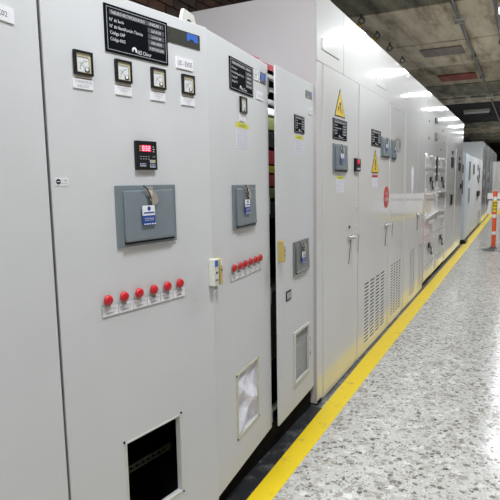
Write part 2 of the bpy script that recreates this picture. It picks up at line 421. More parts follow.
def panel_meter(W, cab, u0, u1, v0, v1, label):
    du, dv = u1-u0, v1-v0
    m = MB().sheet(u0, u1, v0, v1, 0, .010, [(u0+.10*du, u1-.08*du, v0+.09*dv, v1-.09*dv)], 'black').build('panel_meter', W, cab, label)
    MB().sheet(u0+.10*du, u1-.08*du, v0+.09*dv, v1-.09*dv, 0, .006, [(u0+.17*du, u1-.19*du, v0+.13*dv, v1-.24*dv)], 'bezel').build('bezel', W, m)
    d = MB().box(u0+.17*du, u1-.19*du, v0+.13*dv, v1-.24*dv, 0, .004, 'dial').build('dial', W, m)
    t = MB()
    for k in range(7):                                             # scale ticks on an arc about the lower right corner
        a = math.radians(95 + k*13); c = (u1-.26*du, v0+.20*dv); R = .42*du
        p = (c[0]+R*math.cos(a), c[1]+R*math.sin(a))
        t.box(p[0]-.0011, p[0]+.0011, p[1]-.0016, p[1]+.0016, .004, .0045, 'ink')
    t.text('A', u0+.30*du, v0+.36*dv, .06*dv, .0046, 'ink_pale'); t.text('kA', u0+.5*du, v0+.60*dv, .05*dv, .0046, 'ink_pale')
    t.build('scale', W, m)
    k = MB(); cu, cv = u1-.30*du, v0+.24*dv
    k.lathe(cu, cv, [(.13*du, .004), (.13*du, .006), (.11*du, .0065)], 'black', 16)
    k.lathe(cu-.025*du, cv+.02*dv, [(.09*du, .0065), (.09*du, .0069)], 'dial', 14)
    k.build('pivot_cover', W, m, smooth=True)
    MB().tube([(cu, cv, .0058), (u0+.28*du, v0+.55*dv, .0058)], .0004, 'ink', 5).build('needle', W, m)
    MB().box(u0+.06*du, u1-.06*du, v0-.14*dv, v0, 0, .006, 'collar').build('foot_strip', W, m)
    return m
def cover_box(W, cab, u0, u1, v0, v1, label, mat='blue_grey', tagged=True, fob=True):
    du, dv = u1-u0, v1-v0
    b = MB().box(u0, u1, v0, v1, 0, .008, mat).build('switch_box', W, cab, label, bevel=.002)
    l0, l1, m0, m1 = u0+.10*du, u1-.05*du, v0+.10*dv, v1-.09*dv
    MB().wedge(l0, l1-.02*du, m0, m1, .008, .020, .013, mat).build('lid', W, b, bevel=.002)
    MB().box(l0, l1-.01*du, v0+.045*dv, m0, .008, .012, 'black').build('shadow_gap', W, b)
    MB().box(l0, l1-.02*du, m0-.003, m0+.001, .012, .022, 'steel_box' if mat == 'blue_grey' else 'chrome').build('lid_lip', W, b)
    cu = u0+.50*du; top = m1
    lk = MB()
    lk.box(cu-.012, cu+.014, top-.004, top+.012, .008, .020, 'key')
    lk.lathe(cu, top-.012, [(.011, .012), (.011, .022), (.008, .024)], 'key', 14)
    lk.build('lock', W, b, smooth=True)
    if fob:
        MB().tube([(cu-.03, top+.016, .02), (cu-.015, top+.004, .024), (cu, top-.03, .026), (cu, top-.05, .024)], .0022, 'black', 6).build('cord', W, b)
        MB().prism([(cu+.006, top-.002), (cu+.026, top-.014), (cu+.034, top-.036), (cu+.022, top-.05), (cu+.002, top-.05), (cu-.004, top-.03)], .023, .027, 'key').build('key', W, b, bevel=.001)
        MB().box(cu-.013, cu+.013, top-.062, top-.05, .017, .024, 'black').build('tag_clip', W, b)
    if tagged:
        t0, t1, q0, q1 = u0+.35*du, u0+.55*du, v0+.33*dv, v0+.66*dv
        wt = .026
        k = MB().box(t0, t1, (q0+q1)/2, q1, wt-.003, wt, 'white')
        k.box(t0, t1, q0, (q0+q1)/2, wt-.003, wt, 'bluetag').build('key_tag', W, b, 'white and blue key tag')
        t = MB()
        t.lathe((t0+t1)/2, q1-.16*(q1-q0), [(.0075, wt), (.0075, wt+.0006)], 'bluetag', 12)
        t.box(t0+.003, t1-.003, q1-.40*(q1-q0), q1-.33*(q1-q0), wt, wt+.0006, 'bluetag')
        t.box(t0+.006, t1-.006, q0+.33*(q1-q0), q0+.37*(q1-q0), wt, wt+.0006, 'ink_pale')
        t.box(t0+.006, t1-.006, q0+.24*(q1-q0), q0+.27*(q1-q0), wt, wt+.0006, 'ink_pale')
        for j in range(5): t.box(t0+.004+j*.0115, t0+.0115+j*.0115, q0+.04*(q1-q0), q0+.09*(q1-q0), wt, wt+.0006, 'white')
        t.build('tag_print', W, b)
    return b
def buttons(W, cab, us, v, s0, s1, sv0, sv1, n_lab):
    strip = MB().box(s0, s1, sv0, sv1, 0, .003, 'frame_line').build('label_strip', W, cab, 'row of white labels below the red buttons')
    n = len(us); st = (s1-s0)/n
    t = MB()
    for k in range(n):
        a, b = s0+k*st+.002, s0+(k+1)*st-.002
        MB().box(a, b, sv0+.002, sv1-.001, .003, .0045, 'white').build('label_card', W, strip)
        t.text('FALLA RECTIF.', (a+b)/2, sv0+.60*(sv1-sv0), .0065, .005, 'ink_pale', .8*(b-a), 'C')
        t.text('ALARMA %d' % (k+1), (a+b)/2, sv0+.25*(sv1-sv0), .0065, .005, 'ink', .55*(b-a), 'C')
    t.build('lettering', W, strip)
    for u in us:
        c = MB().box(u-.019, u+.003, v-.030, v+.004, 0, .0045, 'collar').cyl(u-.012, v, .012, .0045, .012, 'collar', 18).build('push_button', W, cab)
        MB().lathe(u-.012, v, [(.0155, .008), (.0175, .011), (.0175, .015), (.014, .020), (.008, .022), (.002, .023)], 'red', 22).build('button_cap', W, c, 'red mushroom cap', smooth=True)
def notice(W, cab, u0, u1, v0, vm, v1, w, label, head='lime', headtext='NOTA', rows=9):
    p = MB().box(u0, u1-.002, v0, vm, w, w+.001, 'paper').box(u0, u1, vm, v1, w, w+.0015, head).build('paper_notice', W, cab, label)
    t = MB(); t.text(headtext, (u0+u1)/2, vm+.25*(v1-vm), .5*(v1-vm), w+.002, 'ink', .55*(u1-u0), 'C')
    random.seed(int(u0*1000))
    for k in range(rows):
        y = vm - (k+.8)*(vm-v0)/(rows+.6)
        x = u0+.07*(u1-u0)
        while x < u1-.1*(u1-u0):
            l = random.uniform(.06, .22)*(u1-u0); l = min(l, u1-.06*(u1-u0)-x)
            t.box(x, x+l, y, y+.0028, w+.001, w+.0016, 'ink_pale'); x += l+.03*(u1-u0)
    t.build('lettering', W, p)
    return p
def hinge(W, cab, u, v0, v1, w=0.0):
    return MB().cyl(u, 0, .008, v0, v1, 'steel_box', 10, 'v', w).build('hinge', W, cab, smooth=True)
def door_low(W, cab, wd, holes, label=None, th=.022):
    return MB().sheet(0, wd, .145, 2.09, -th, 0, holes, 'matte').build('door', W, cab, label, bevel=.0025)
def carcass(cab, y0, y1, x_front, x_back, z0, z1, mat, inner='inside', t=.02):
    b = MB()                                                          # WORLD frame: u=Y v=Z w=X
    b.box(y0, y0+t, z0, z1, x_back, x_front, mat); b.box(y1-t, y1, z0, z1, x_back, x_front, mat)
    b.box(y0, y1, z1-t, z1, x_back, x_front, mat); b.box(y0, y1, z0, z0+t, x_back, x_front, mat)
    b.box(y0, y1, z0, z1, x_back, x_back+t, mat)
    b.sheet(y0, y1, z0, z1, x_front-.03, x_front, [(y0+.03, y1-.03, z0+.04, z1-.04)], mat)
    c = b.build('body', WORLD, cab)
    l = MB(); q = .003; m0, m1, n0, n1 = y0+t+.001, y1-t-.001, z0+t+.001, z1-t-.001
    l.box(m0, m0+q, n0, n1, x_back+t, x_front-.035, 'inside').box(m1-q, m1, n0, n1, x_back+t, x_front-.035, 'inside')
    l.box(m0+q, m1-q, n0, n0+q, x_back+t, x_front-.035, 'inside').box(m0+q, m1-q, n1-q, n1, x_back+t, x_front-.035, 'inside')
    l.build('shade_lining', WORLD, c)  # dark sheets added so the cabinet inside looks unlit
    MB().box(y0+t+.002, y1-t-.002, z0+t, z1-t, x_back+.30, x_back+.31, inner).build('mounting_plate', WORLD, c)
    return c
def plinth(cab, y0, y1, x, z, xb=-1.9):
    return MB().box(y0, y1, 0, z, xb, x, 'plinth').build('plinth', WORLD, cab, 'black recessed plinth')

# ================================================================== low rectifier cabinets
LZ = 2.092
# --- cabinet at the photo's left edge
c0 = thing('low_cabinet', 'low light grey cabinet cut off by the photo\'s left edge', 'cabinet', (-1.55, .75, 0), 'row of low grey cabinets with ajar doors')
carcass(c0, .35, 1.100, -1.235, -1.95, .145, LZ, 'matte'); plinth(c0, .35, 1.096, -1.20, .145)
W0 = frame(-1.207+.70*math.sin(math.radians(6)), 1.101-.70*math.cos(math.radians(6)), -6)
door_low(W0, c0, .70, [])
label_plate(W0, c0, .520, .6105, 1.9165, 1.9545, 0, ['EX02'], 'white label with only its last characters in view', .36)
# --- double door cabinet
c1 = thing('low_cabinet', 'low double-door grey cabinet with four dial meters and a lit red readout', 'cabinet', (-1.55, 1.82, 0), 'row of low grey cabinets with ajar doors')
carcass(c1, 1.104, 2.552, -1.235, -1.95, .145, LZ, 'matte'); plinth(c1, 1.104, 2.552, -1.20, .145)
MB().box(2.15, 2.552, LZ, 2.130, -1.245, -1.232, 'redpaint').build('gasket', WORLD, c1, 'red edge strip along the top')
lug = MB().prism([(1.94, LZ), (2.05, LZ), (2.05, 2.17), (2.03, 2.215), (1.955, 2.225), (1.94, 2.19)], -1.305, -1.29, 'ivory').cyl(1.992, 2.168, .022, -1.2905, -1.2895, 'black', 14).build('lifting_lug', WORLD, c1, 'cream lifting lug with a hole', bevel=.004)
W1 = frame(-1.208, 1.112, 8.3)
d1 = door_low(W1, c1, .722, [(.228, .494, .305, .612)], 'left door with a black vent hole')
fr = MB().sheet(.223, .499, .300, .617, 0, .003, [(.2285, .4935, .3055, .6115)], 'ivory').build('vent_frame', W1, d1)
for u, v in ((.218, .621), (.503, .621), (.503, .297), (.218, .297)):
    MB().cyl(u, v, .004, 0, .004, 'black', 8).build('screw', W1, d1)
rail = MB().sheet(.10, .60, .385, .415, -.16, -.155, [(.13+k*.03, .148+k*.03, .395, .405) for k in range(15)], 'rail').build('mounting_rail', W1, c1)
nameplate(W1, c1, .2215, .499, 1.913, 2.057, 0, 'black engraved nameplate above the four meters')
lp = MB().box(.4985, .675, 1.997, 2.049, 0, .003, 'olive').build('maker_plate', W1, c1, 'dark olive plate with a blue emblem')
MB().cyl(.508, 2.030, .0035, .003, .005, 'chrome', 8).build('screw', W1, lp); MB().cyl(.668, 2.022, .003, .003, .005, 'chrome', 8).build('screw', W1, lp)
MB().prism([(.602, 2.018), (.602, 2.045), (.662, 2.045), (.662, 2.018), (.640, 2.018), (.637, 2.026), (.618, 2.026), (.615, 2.018)], .003, .004, 'blue').build('emblem', W1, lp)
label_plate(W1, c1, .541, .632, 1.913, 1.953, 0, ['US - EX05'], 'white label reading US - EX05', .45)
for (a, b, n) in ((.099, .165, 'first'), (.2555, .3215, 'second'), (.412, .479, 'third'), (.567, .633, 'fourth')):
    panel_meter(W1, c1, a, b, 1.826, 1.895, 'square black-framed dial meter, %s from the left' % n)
for (a, b, L) in ((.0945, .1655, ['CORRIENTE DE', 'RECTIF.']), (.254, .322, ['VOLTAJE DE LA', 'BATERIA', 'V DC']), (.408, .478, ['CORRIENTE DE', 'BATERIA', 'A DC']), (.562, .634, ['VOLTAJE DE', 'CONSUMO', 'V DC'])):
    label_plate(W1, c1, a, b, 1.7855, 1.814, 0, L, 'small white label under a dial meter', mat='ink_pale')
ct = MB().box(.323, .417, 1.5465, 1.6435, 0, .013, 'black').build('controller', W1, c1, 'black digital controller with a lit red 032 readout', bevel=.002)
dd = MB().box(.345, .387, 1.609, 1.628, .013, .0138, 'plate').build('display', W1, ct)
MB().box(.3435, .3885, 1.6075, 1.6295, .0138, .0140, 'leddim').build('display_window', W1, ct, 'red lit window')
sg = MB()
for k, segs_ in enumerate(('abcdef', 'abgcd', 'abged')):
    x, z, a, b, e = .3475+k*.0135, 1.6105, .009, .008, .0024
    box = {'a': (0, a, 2*b-e, 2*b), 'g': (0, a, b-e/2, b+e/2), 'd': (0, a, 0, e), 'f': (0, e, b, 2*b), 'e': (0, e, 0, b), 'b': (a-e, a, b, 2*b), 'c': (a-e, a, 0, b)}
    for q in segs_: u0_, u1_, v0_, v1_ = box[q]; sg.box(x+u0_, x+u1_, z+v0_, z+v1_, .0140, .0145, 'led')
sg.build('display_digits', W1, ct, 'lit red digits 032')
kb = MB()
for r in range(3): kb.box(.335, .341, 1.609+.007*r, 1.613+.007*r, .013, .014, 'ochre')
for r in range(3): kb.box(.397, .402+.003*(r % 2), 1.607+.008*r, 1.6095+.008*r, .013, .0136, 'wtext')
for r in range(2):
    for c in range(4): kb.box(.337+c*.012, .344+c*.012, 1.590-r*.008, 1.592-r*.008, .013, .0136, 'frame_line')
kb.text('RECTIFIER', .401, 1.5895, .0035, .0136, 'wtext', .013, 'C')
kb.build('key_legends', W1, ct)
for (u, v, mt) in ((.342, 1.563, 'bluetag'), (.356, 1.563, 'bluetag'), (.387, 1.575, 'frame_line'), (.400, 1.575, 'lime'), (.387, 1.560, 'bluetag'), (.400, 1.560, 'bluetag')):
    MB().box(u-.006, u+.006, v-.0055, v+.0055, .013, .0142, 'frame_line').box(u-.004, u+.004, v-.001, v+.0035, .0142, .015, mt).build('key_button', W1, ct)
cover_box(W1, c1, .2305, .5075, 1.291, 1.4955, 'blue-grey switch box on the left door with key and tag')
buttons(W1, c1, [.185, .252, .319, .388, .456, .523], 1.129, .1535, .546, 1.0725, 1.106, 6)
st = MB().box(.014, .058, 1.498, 1.5215, 0, .0012, 'white').build('sticker', W1, c1, 'small sticker with a black dot by the left edge')
s2 = MB().lathe(.0235, 1.510, [(.008, .0012), (.008, .0017)], 'black', 14)
s2.text('11.58', .043, 1.5105, .006, .0018, 'ink', .018, 'C'); s2.box(.033, .054, 1.504, 1.506, .0012, .0017, 'ink_pale'); s2.box(.0175, .0295, 1.509, 1.511, .0017, .002, 'white')
s2.build('sticker_print', W1, st)
tb = MB().box(.692, .722, 1.085, 1.195, 0, .030, 'ivory').build('terminal_block', W1, c1, 'ivory interlock socket on the edge of the left door', bevel=.003)
MB().box(.698, .716, 1.165, 1.190, .030, .0312, 'blue').build('socket_label', W1, tb); MB().cyl(.708, 1.140, .005, .030, .0312, 'black', 10).build('socket_hole', W1, tb)
MB().box(.699, .716, 1.108, 1.113, .030, .0312, 'ink').build('socket_mark', W1, tb); MB().box(.697, .717, 1.072, 1.085, .002, .024, 'collar').build('socket_tail', W1, tb)
W2 = frame(-1.112, 1.836, -5.5)
d2 = door_low(W2, c1, .706, [(.229, .494, .308, .610)], 'right door with a paper-covered vent')
t2 = MB().box(.004, .026, 1.085, 1.192, 0, .034, 'ochre').build('terminal_block', W2, c1, 'ochre interlock socket beside the ivory one', bevel=.003)
MB().box(.007, .023, 1.165, 1.188, .034, .0352, 'blue_white').build('socket_label', W2, t2); MB().cyl(.015, 1.145, .005, .034, .0352, 'black', 10).build('socket_hole', W2, t2)
MB().sheet(.221, .502, .300, .618, 0, .004, [(.231, .492, .310, .608)], 'bezel').build('vent_frame', W2, d2)
sh = MB(); N = 22; random.seed(3); gv = []
fold = [(random.uniform(0, math.pi), random.uniform(.1, .9), random.uniform(.1, .9), random.uniform(.006, .016)) for _ in range(9)]
for i in range(N+1):
    for j in range(N+1):
        h = 0
        for a, x0, y0, k in fold:
            h += k*max(0, 1-7*abs((i/N-x0)*math.cos(a)+(j/N-y0)*math.sin(a)))
        gv.append((.229+.265*i/N, .308+.302*j/N, -.020+h*.8+random.uniform(-.001, .001)))
sh.add(gv, [(i*(N+1)+j, (i+1)*(N+1)+j, (i+1)*(N+1)+j+1, i*(N+1)+j+1) for i in range(N) for j in range(N)], 'paper')
sh.build('paper_sheet', W2, d2, 'crumpled white paper behind the vent')
for u, v in ((.221, .612), (.502, .612), (.502, .304), (.221, .304)): MB().cyl(u, v, .004, 0, .005, 'black', 8).build('screw', W2, d2)
nameplate(W2, c1, .212, .486, 1.897, 2.033, 0, 'black engraved nameplate at the top of the right door')
mp2 = MB().box(.490, .582, 1.984, 2.036, 0, .003, 'silver').box(.582, .668, 1.984, 2.036, 0, .003, 'olive').build('maker_plate', W2, c1, 'silver and olive plate with a blue emblem')
MB().prism([(.600, 1.995), (.600, 2.030), (.660, 2.030), (.660, 2.008), (.645, 2.008), (.640, 1.995)], .003, .004, 'blue').build('emblem', W2, mp2)
label_plate(W2, c1, .537, .621, 1.898, 1.937, 0, ['US - EX06'], 'small blank-looking white label below the maker plate', .4, 'ink_pale')
panel_meter(W2, c1, .322, .394, 1.811, 1.8815, 'single square dial meter on the right door')
label_plate(W2, c1, .317, .386, 1.773, 1.802, 0, ['CORRIENTE', 'A DC'], 'white label under the single meter', mat='ink_pale')
notice(W2, c1, .2755, .424, 1.653, 1.741, 1.7655, 0, 'yellow-headed printed notice on the right door', headtext='ALERTA')
cover_box(W2, c1, .2135, .489, 1.2875, 1.4875, 'blue-grey switch box on the right door with key and tag')
buttons(W2, c1, [.21, .278, .342, .410, .477, .540], 1.122, .1815, .5635, 1.062, 1.091, 6)
for v0, v1 in ((1.945, 2.03), (1.33, 1.42), (.84, .93), (.17, .26)): hinge(W2, c1, .715, v0, v1, -.006)
# --- single ajar door cabinet
c2 = thing('low_cabinet', 'low grey cabinet with an ajar door and a steel mesh vent', 'cabinet', (-1.55, 2.88, 0), 'row of low grey cabinets with ajar doors')
carcass(c2, 2.56, 3.205, -1.235, -1.95, .145, LZ, 'matte'); plinth(c2, 2.56, 3.2, -1.20, .145)
MB().box(2.562, 3.2, LZ, 2.121, -1.245, -1.232, 'redpaint').build('gasket', WORLD, c2, 'red edge strip along the top')
W3 = frame(-1.147, 2.562, -2.6)
d3 = door_low(W3, c2, .640, [(.262, .522, .300, .602)], 'ajar door with a steel mesh vent', .010)
MB().sheet(.250, .532, .288, .612, 0, .008, [(.266, .518, .306, .596)], 'ivory').build('vent_frame', W3, d3)
hs = [(.268+c*.0175, .278+c*.0175, .310+r*.0175, .320+r*.0175) for c in range(14) for r in range(16)]
MB().sheet(.262, .522, .300, .602, -.012, -.010, hs, 'mesh').build('mesh_screen', W3, d3, 'steel mesh screen')
MB().box(.255, .53, .292, .61, -.028, -.026, 'frame_line').build('filter_pad', W3, d3)
for v in (.50, .40): MB().box(.532, .545, v-.012, v+.012, 0, .010, 'silver').build('frame_clip', W3, d3)
mp3 = MB().box(.487, .600, 1.994, 2.036, 0, .003, 'olive').build('maker_plate', W3, c2, 'small silver maker plate at the top')
MB().box(.560, .590, 2.008, 2.026, .003, .004, 'blue').build('emblem', W3, mp3)
label_plate(W3, c2, .536, .612, 1.902, 1.943, 0, ['US - EX07'], 'small white label at the top of the ajar door', .4, 'ink_pale')
nameplate(W3, c2, .281, .455, 1.774, 1.873, 0, 'small black engraved nameplate on the ajar door')
notice(W3, c2, .2945, .435, 1.652, 1.739, 1.7615, 0, 'yellow-headed printed notice on the ajar door', headtext='ALERTA')
cover_box(W3, c2, .246, .517, .951, 1.149, 'dull steel switch box on the ajar door', 'steel_box')
t3 = MB().box(.004, .032, 1.07, 1.185, 0, .036, 'ochre').build('terminal_block', W3, c2, 'ochre interlock socket on the edge of the ajar door', bevel=.003)
MB().box(.008, .028, 1.155, 1.18, .036, .0372, 'blue_white').build('socket_label', W3, t3)
for v in (1.135, 1.105): MB().cyl(.02, v, .004, .036, .0372, 'black', 10).build('socket_hole', W3, t3)
ty = MB().box(.125, .205, .829, .884, 0, .004, 'black').build('type_plate', W3, c2, 'tiny grey-black type plate below the steel box')
MB().box(.135, .160, .838, .875, .004, .005, 'frame_line').box(.168, .195, .838, .875, .004, .005, 'frame_line').build('type_print', W3, ty)
# things inside, seen through the gap
comp = [(1.945, 1.975, 'conduit', 'busbar'), (1.885, 1.925, 'white', 'cable_duct'), (1.80, 1.87, 'green', 'terminal_row'), (1.70, 1.79, 'black', 'breaker_row'),
        (1.60, 1.68, 'red', 'contactor_row'), (1.55, 1.59, 'lime', 'marker_strip'), (1.47, 1.54, 'red', 'contactor_row'), (1.40, 1.46, 'green', 'terminal_row'), (1.28, 1.38, 'black', 'breaker_row')]
for z0, z1, mt, nm in comp:
    MB().box(2.66, 3.17, z0, z1, -1.64, -1.33, mt).build(nm, WORLD, c2, bevel=.004)
cl = MB().box(2.62, 3.15, 2.005, 2.02, -1.30, -1.275, 'lampbody').build('added_cabinet_light', WORLD, c2, 'small strip light added to brighten the cabinet inside')  # made-up lamp that brightens the gap beside the ajar door
_l = bpy.data.lights.new('added_strip_light', 'AREA'); _l.shape = 'RECTANGLE'; _l.size = .02; _l.size_y = .5; _l.energy = .7
_lo = bpy.data.objects.new('added_strip_light', _l); COL.objects.link(_lo); place(_lo, Matrix.Translation((-1.287, 2.885, 2.002)), c2)
MB().box(2.62, 3.18, .45, .86, -1.64, -1.27, 'speck').build('transformer', WORLD, c2, 'grey speckled block inside')

# ================================================================== tall cabinets
TX, TB, TZ = -1.16, -2.12, 2.66
WT = frame(TX, 0, 0)
def tall(y0, y1, label, z1=TZ, zdoor=2.238, z0=.012, doors=(), mat='gloss', posts=(), x=TX, group='row of tall glossy grey cabinets', near_side=None):
    """doors: (u0, u1, holes); every face stands on the plane of the cabinet's front"""
    W = frame(x, 0, 0)
    t = thing('tall_cabinet', label, 'cabinet', ((x+TB)/2, (y0+y1)/2, 0), group)
    MB().box(y0, y1, z0, z1, TB-x, -.008, near_side or mat).build('body', W, t)
    MB().box(y0+.01, y1-.01, 0, z0, -.80, -.055, 'plinth').build('plinth', W, t, 'black plinth')
    if z1-zdoor > .05:
        MB().box(y0, y1-.0015, zdoor+.0015, z1, -.0075, 0, mat).build('header_panel', W, t, bevel=.003)
    for a, b in posts:
        MB().box(a, b, z0, zdoor-.001, -.0075, -.001, mat).build('door_post', W, t, bevel=.002)
    ds = []
    for a, b, holes in doors:
        d = MB().sheet(a+.0015, b-.0015, z0, zdoor-.001, -.0075, .004, holes, mat).build('door', W, t, bevel=.003)
        if holes:
            h = (min(q[0] for q in holes)-.02, max(q[1] for q in holes)+.02, min(q[2] for q in holes)-.02, max(q[3] for q in holes)+.02)
            MB().box(*h, -.004, -.002, 'inside').build('slot_shade_plate', W, d)  # dark plate stands for the shade behind the slots
        ds.append(d)
    return t, W, ds
def slots(u0, u1, v0, v1, nc, nr):
    out = []; cw = (u1-u0)/nc; rh = (v1-v0)/nr
    for c in range(nc):
        for r in range(nr): out.append((u0+cw*(c+.10), u0+cw*(c+.86), v0+rh*(r+.27), v0+rh*(r+.73)))
    return out
def lever(W, t, u, v, s=1.0, w=.004):
    h = MB().box(u-.12*s, u+.03*s, v-.016, v+.018, w, w+.012, 'chrome').build('handle', W, t, 'chrome lever handle', bevel=.003)
    MB().cyl(u, v, .018, w+.012, w+.040, 'chrome', 16).build('handle_hub', W, h, smooth=True)
    MB().prism([(u-.016, v+.016), (u+.022, v+.016), (u+.022, v-.02), (u+.012, v-.125), (u-.004, v-.125), (u-.010, v-.03)], w+.036, w+.052, 'chrome').build('lever', W, h, bevel=.004)
    MB().tube([(u-.04, v-.016, w+.003), (u-.055, v-.08, w+.004), (u-.09, v-.20, w+.003)], .003, 'conduit', 6).build('lock_rod', W, h)
    return h
def hazard(W, t, ua, ub, v0, v1, w, label, bolt=True):
    um = (ua+ub)/2
    p = MB().prism([(ua, v0), (ub, v0), (um, v1)], w, w+.002, 'black').build('warning_sign', W, t, label)
    k = .88; c = ((ua+ub+um)/3, (2*v0+v1)/3)
    S = lambda a, b: (c[0]+(a-c[0])*k, c[1]+(b-c[1])*k)
    MB().prism([S(ua, v0), S(ub, v0), S(um, v1)], w+.002, w+.003, 'yellow').build('sign_face', W, p)
    d = ub-ua; h = v1-v0
    b = MB()
    if bolt:
        b.prism([(um-.10*d, v0+.46*h), (um-.02*d, v0+.42*h), (um-.10*d, v0+.30*h), (um+.02*d, v0+.34*h), (um-.02*d, v0+.12*h), (um+.10*d, v0+.36*h), (um+.0*d, v0+.33*h), (um+.08*d, v0+.45*h), (um+.03*d, v0+.55*h)][::-1], w+.003, w+.0036, 'black')
        b.box(um-.2*d, um-.14*d, v0+.2*h, v0+.38*h, w+.003, w+.0036, 'black'); b.box(um+.15*d, um+.2*d, v0+.14*h, v0+.3*h, w+.003, w+.0036, 'black')
    else:
        b.box(um-.045*d, um+.045*d, v0+.30*h, v0+.60*h, w+.003, w+.0036, 'black'); b.lathe(um, v0+.2*h, [(.05*d, w+.003), (.05*d, w+.0036)], 'black', 10)
    b.build('sign_symbol', W, p)
    return p
def card(W, t, u0, u1, v0, v1):
    c = MB().box(u0, u1, v0, v1, 0, .006, 'card').build('label_holder', W, t, 'glossy white label holder', bevel=.002)
    return c
# cabinet A (first door) + B (door with first slotted grille)
ta, W, ds = tall(3.225, 5.285, 'nearest tall glossy grey cabinet, with a hazard triangle and a slotted grille', near_side='side',
    doors=[(3.335, 4.075, []), (4.185, 5.265, slots(4.38, 5.17, .085, .625, 4, 17))], posts=[(3.225, 3.33), (4.08, 4.18)])
MB().box(3.226, 3.30, 0, .03, -.05, .002, 'plinth').build('corner_foot', W, ta, 'black corner foot')
hazard(W, ta, 3.557, 3.80, 1.938, 2.129, .004, 'yellow high-voltage triangle above the nameplate')
nameplate(W, ta, 3.519, 3.843, 1.782, 1.920, .004, 'black engraved nameplate under the first triangle')
WD = frame(TX+.004, 0, 0)
cover_box(WD, ta, 3.52, 3.848, 1.556, 1.750, 'blue-grey switch box below the first nameplate', fob=True)
notice(W, ta, 3.61, 3.782, 1.414, 1.508, 1.527, .004, 'yellow-headed printed notice below the first switch box')
lr = MB().box(4.04, 4.172, 1.565, 1.665, 0, .022, 'black').build('panel_readout', W, ta, 'small black readout with a red light', bevel=.003)
MB().lathe(4.10, 1.637, [(.020, .022), (.020, .025), (.012, .030)], 'leddim', 14).build('red_light', W, lr, 'lit red lamp')
MB().box(4.07, 4.15, 1.578, 1.592, .022, .024, 'frame_line').build('readout_keys', W, lr)
lever(W, ta, 4.00, 1.062)
MB().cyl(3.921, 1.146, .012, .004, .010, 'black', 10).build('lock_barrel', W, ta)
MB().box(4.09, 4.165, 1.285, 1.300, 0, .004, 'card').box(4.09, 4.165, 1.130, 1.143, 0, .004, 'card').build('post_clips', W, ta, 'two white clips on the post')
card(W, ta, 3.316, 3.667, 2.322, 2.392); card(W, ta, 4.715, 5.08, 2.318, 2.372)
MB().box(3.775, 3.781, 2.242, 2.66, 0, .0015, 'gloss2').build('header_seam', W, ta)
nameplate(W, ta, 4.564, 4.896, 1.788, 1.928, .004, 'black engraved nameplate over the second triangle')
hazard(W, ta, 4.575, 4.833, 1.556, 1.757, .004, 'narrow yellow caution triangle on the grille door', False)
notice(W, ta, 4.60, 4.80, 1.429, 1.518, 1.540, .004, 'red-headed printed notice below the second triangle', 'signred', 'PELIGRO', 7)
cover_box(WD, ta, 4.905, 5.255, 1.699, 1.887, 'blue-grey switch box beside the second nameplate')
ov = MB().lathe(5.158, 1.331, [(1.0, .004), (1.0, .007), (.97, .008)], 'signred', 32, su=.105, sv=.103).build('oval_sign', W, ta, 'round red sign with white lettering', smooth=True)
MB().text('NO', 5.158, 1.350, .034, .0084, 'wtext', .08, 'C').build('lettering', W, ov)
MB().text('OPERAR', 5.158, 1.292, .038, .0084, 'wtext', .17, 'C').build('lettering', W, ov)
lever(W, ta, 5.215, 1.062, 1.1)
# cabinet C
tc, W, ds = tall(5.287, 6.035, 'narrow tall cabinet with a narrow switch box and a pale grey nameplate',
    doors=[(5.295, 5.955, slots(5.42, 5.94, .085, .63, 4, 19))], posts=[(5.96, 6.03)])
cover_box(WD, tc, 5.325, 5.545, 1.694, 1.885, 'narrow blue-grey switch box on the narrow cabinet')
nameplate(W, tc, 5.56, 5.79, 1.784, 1.921, .004, 'grey engraved nameplate catching the light', True)
MB().box(5.39, 5.93, 2.20, 2.215, .004, .008, 'gloss').build('door_rib', W, tc)
# cabinet D + E
td, W, ds = tall(6.037, 7.40, 'tall glossy grey cabinet with two grilles and a torn white paper strip',
    doors=[(6.10, 6.85, slots(6.47, 6.80, .085, .65, 3, 19)), (6.86, 7.39, slots(7.06, 7.36, .06, .64, 3, 19))], posts=[(6.04, 6.095)])
MB().prism([(6.43, 1.60), (6.52, 1.66), (6.60, 1.60), (6.57, 1.38), (6.50, 1.30), (6.46, 1.40)], .004, .006, 'paper').build('paper_strip', W, td, 'torn white paper strip')
lever(W, td, 6.98, 1.055, 1.3)
# switchgear cabinet: two columns of compartments
te, W, ds = tall(7.41, 9.66, 'tall switchgear cabinet with two columns of small compartment doors', zdoor=1.84, z0=.07)
def compartment(t, W, a, b, v0, v1, handle=None):
    d = MB().box(a+.004, b-.004, v0+.003, v1-.003, -.007, .004, 'gloss').build('compartment_door', W, t, bevel=.004)
    for (u, v) in ((a+.06, v0+.05), (b-.06, v0+.05), (a+.06, v1-.05), (b-.06, v1-.05)):
        MB().cyl(u, v, .016, .008, .016, 'card', 8).build('fastener', W, d)
    cu = (a+b)/2
    if handle == 'rotary':
        MB().box(cu-.10, cu+.04, v1-.16, v1-.09, .004, .02, 'black').build('rotary_switch', W, d)
        MB().prism([(cu+.02, v1-.15), (cu+.12, v1-.17), (cu+.13, v1-.28), (cu+.05, v1-.27)], .02, .035, 'black').build('switch_lever', W, d, bevel=.006)
        MB().box(cu+.04, cu+.11, v1-.23, v1-.17, .035, .037, 'blue_white').build('switch_tag', W, d)
    if handle == 'tee':
        MB().box(cu-.20, cu+.20, v1-.10, v1-.07, .008, .04, 'card').box(cu-.02, cu+.02, v1-.24, v1-.10, .008, .03, 'chrome').build('tee_handle', W, d, 'white tee handle')
    return d
cols = ((7.48, 8.42), (8.66, 9.62))
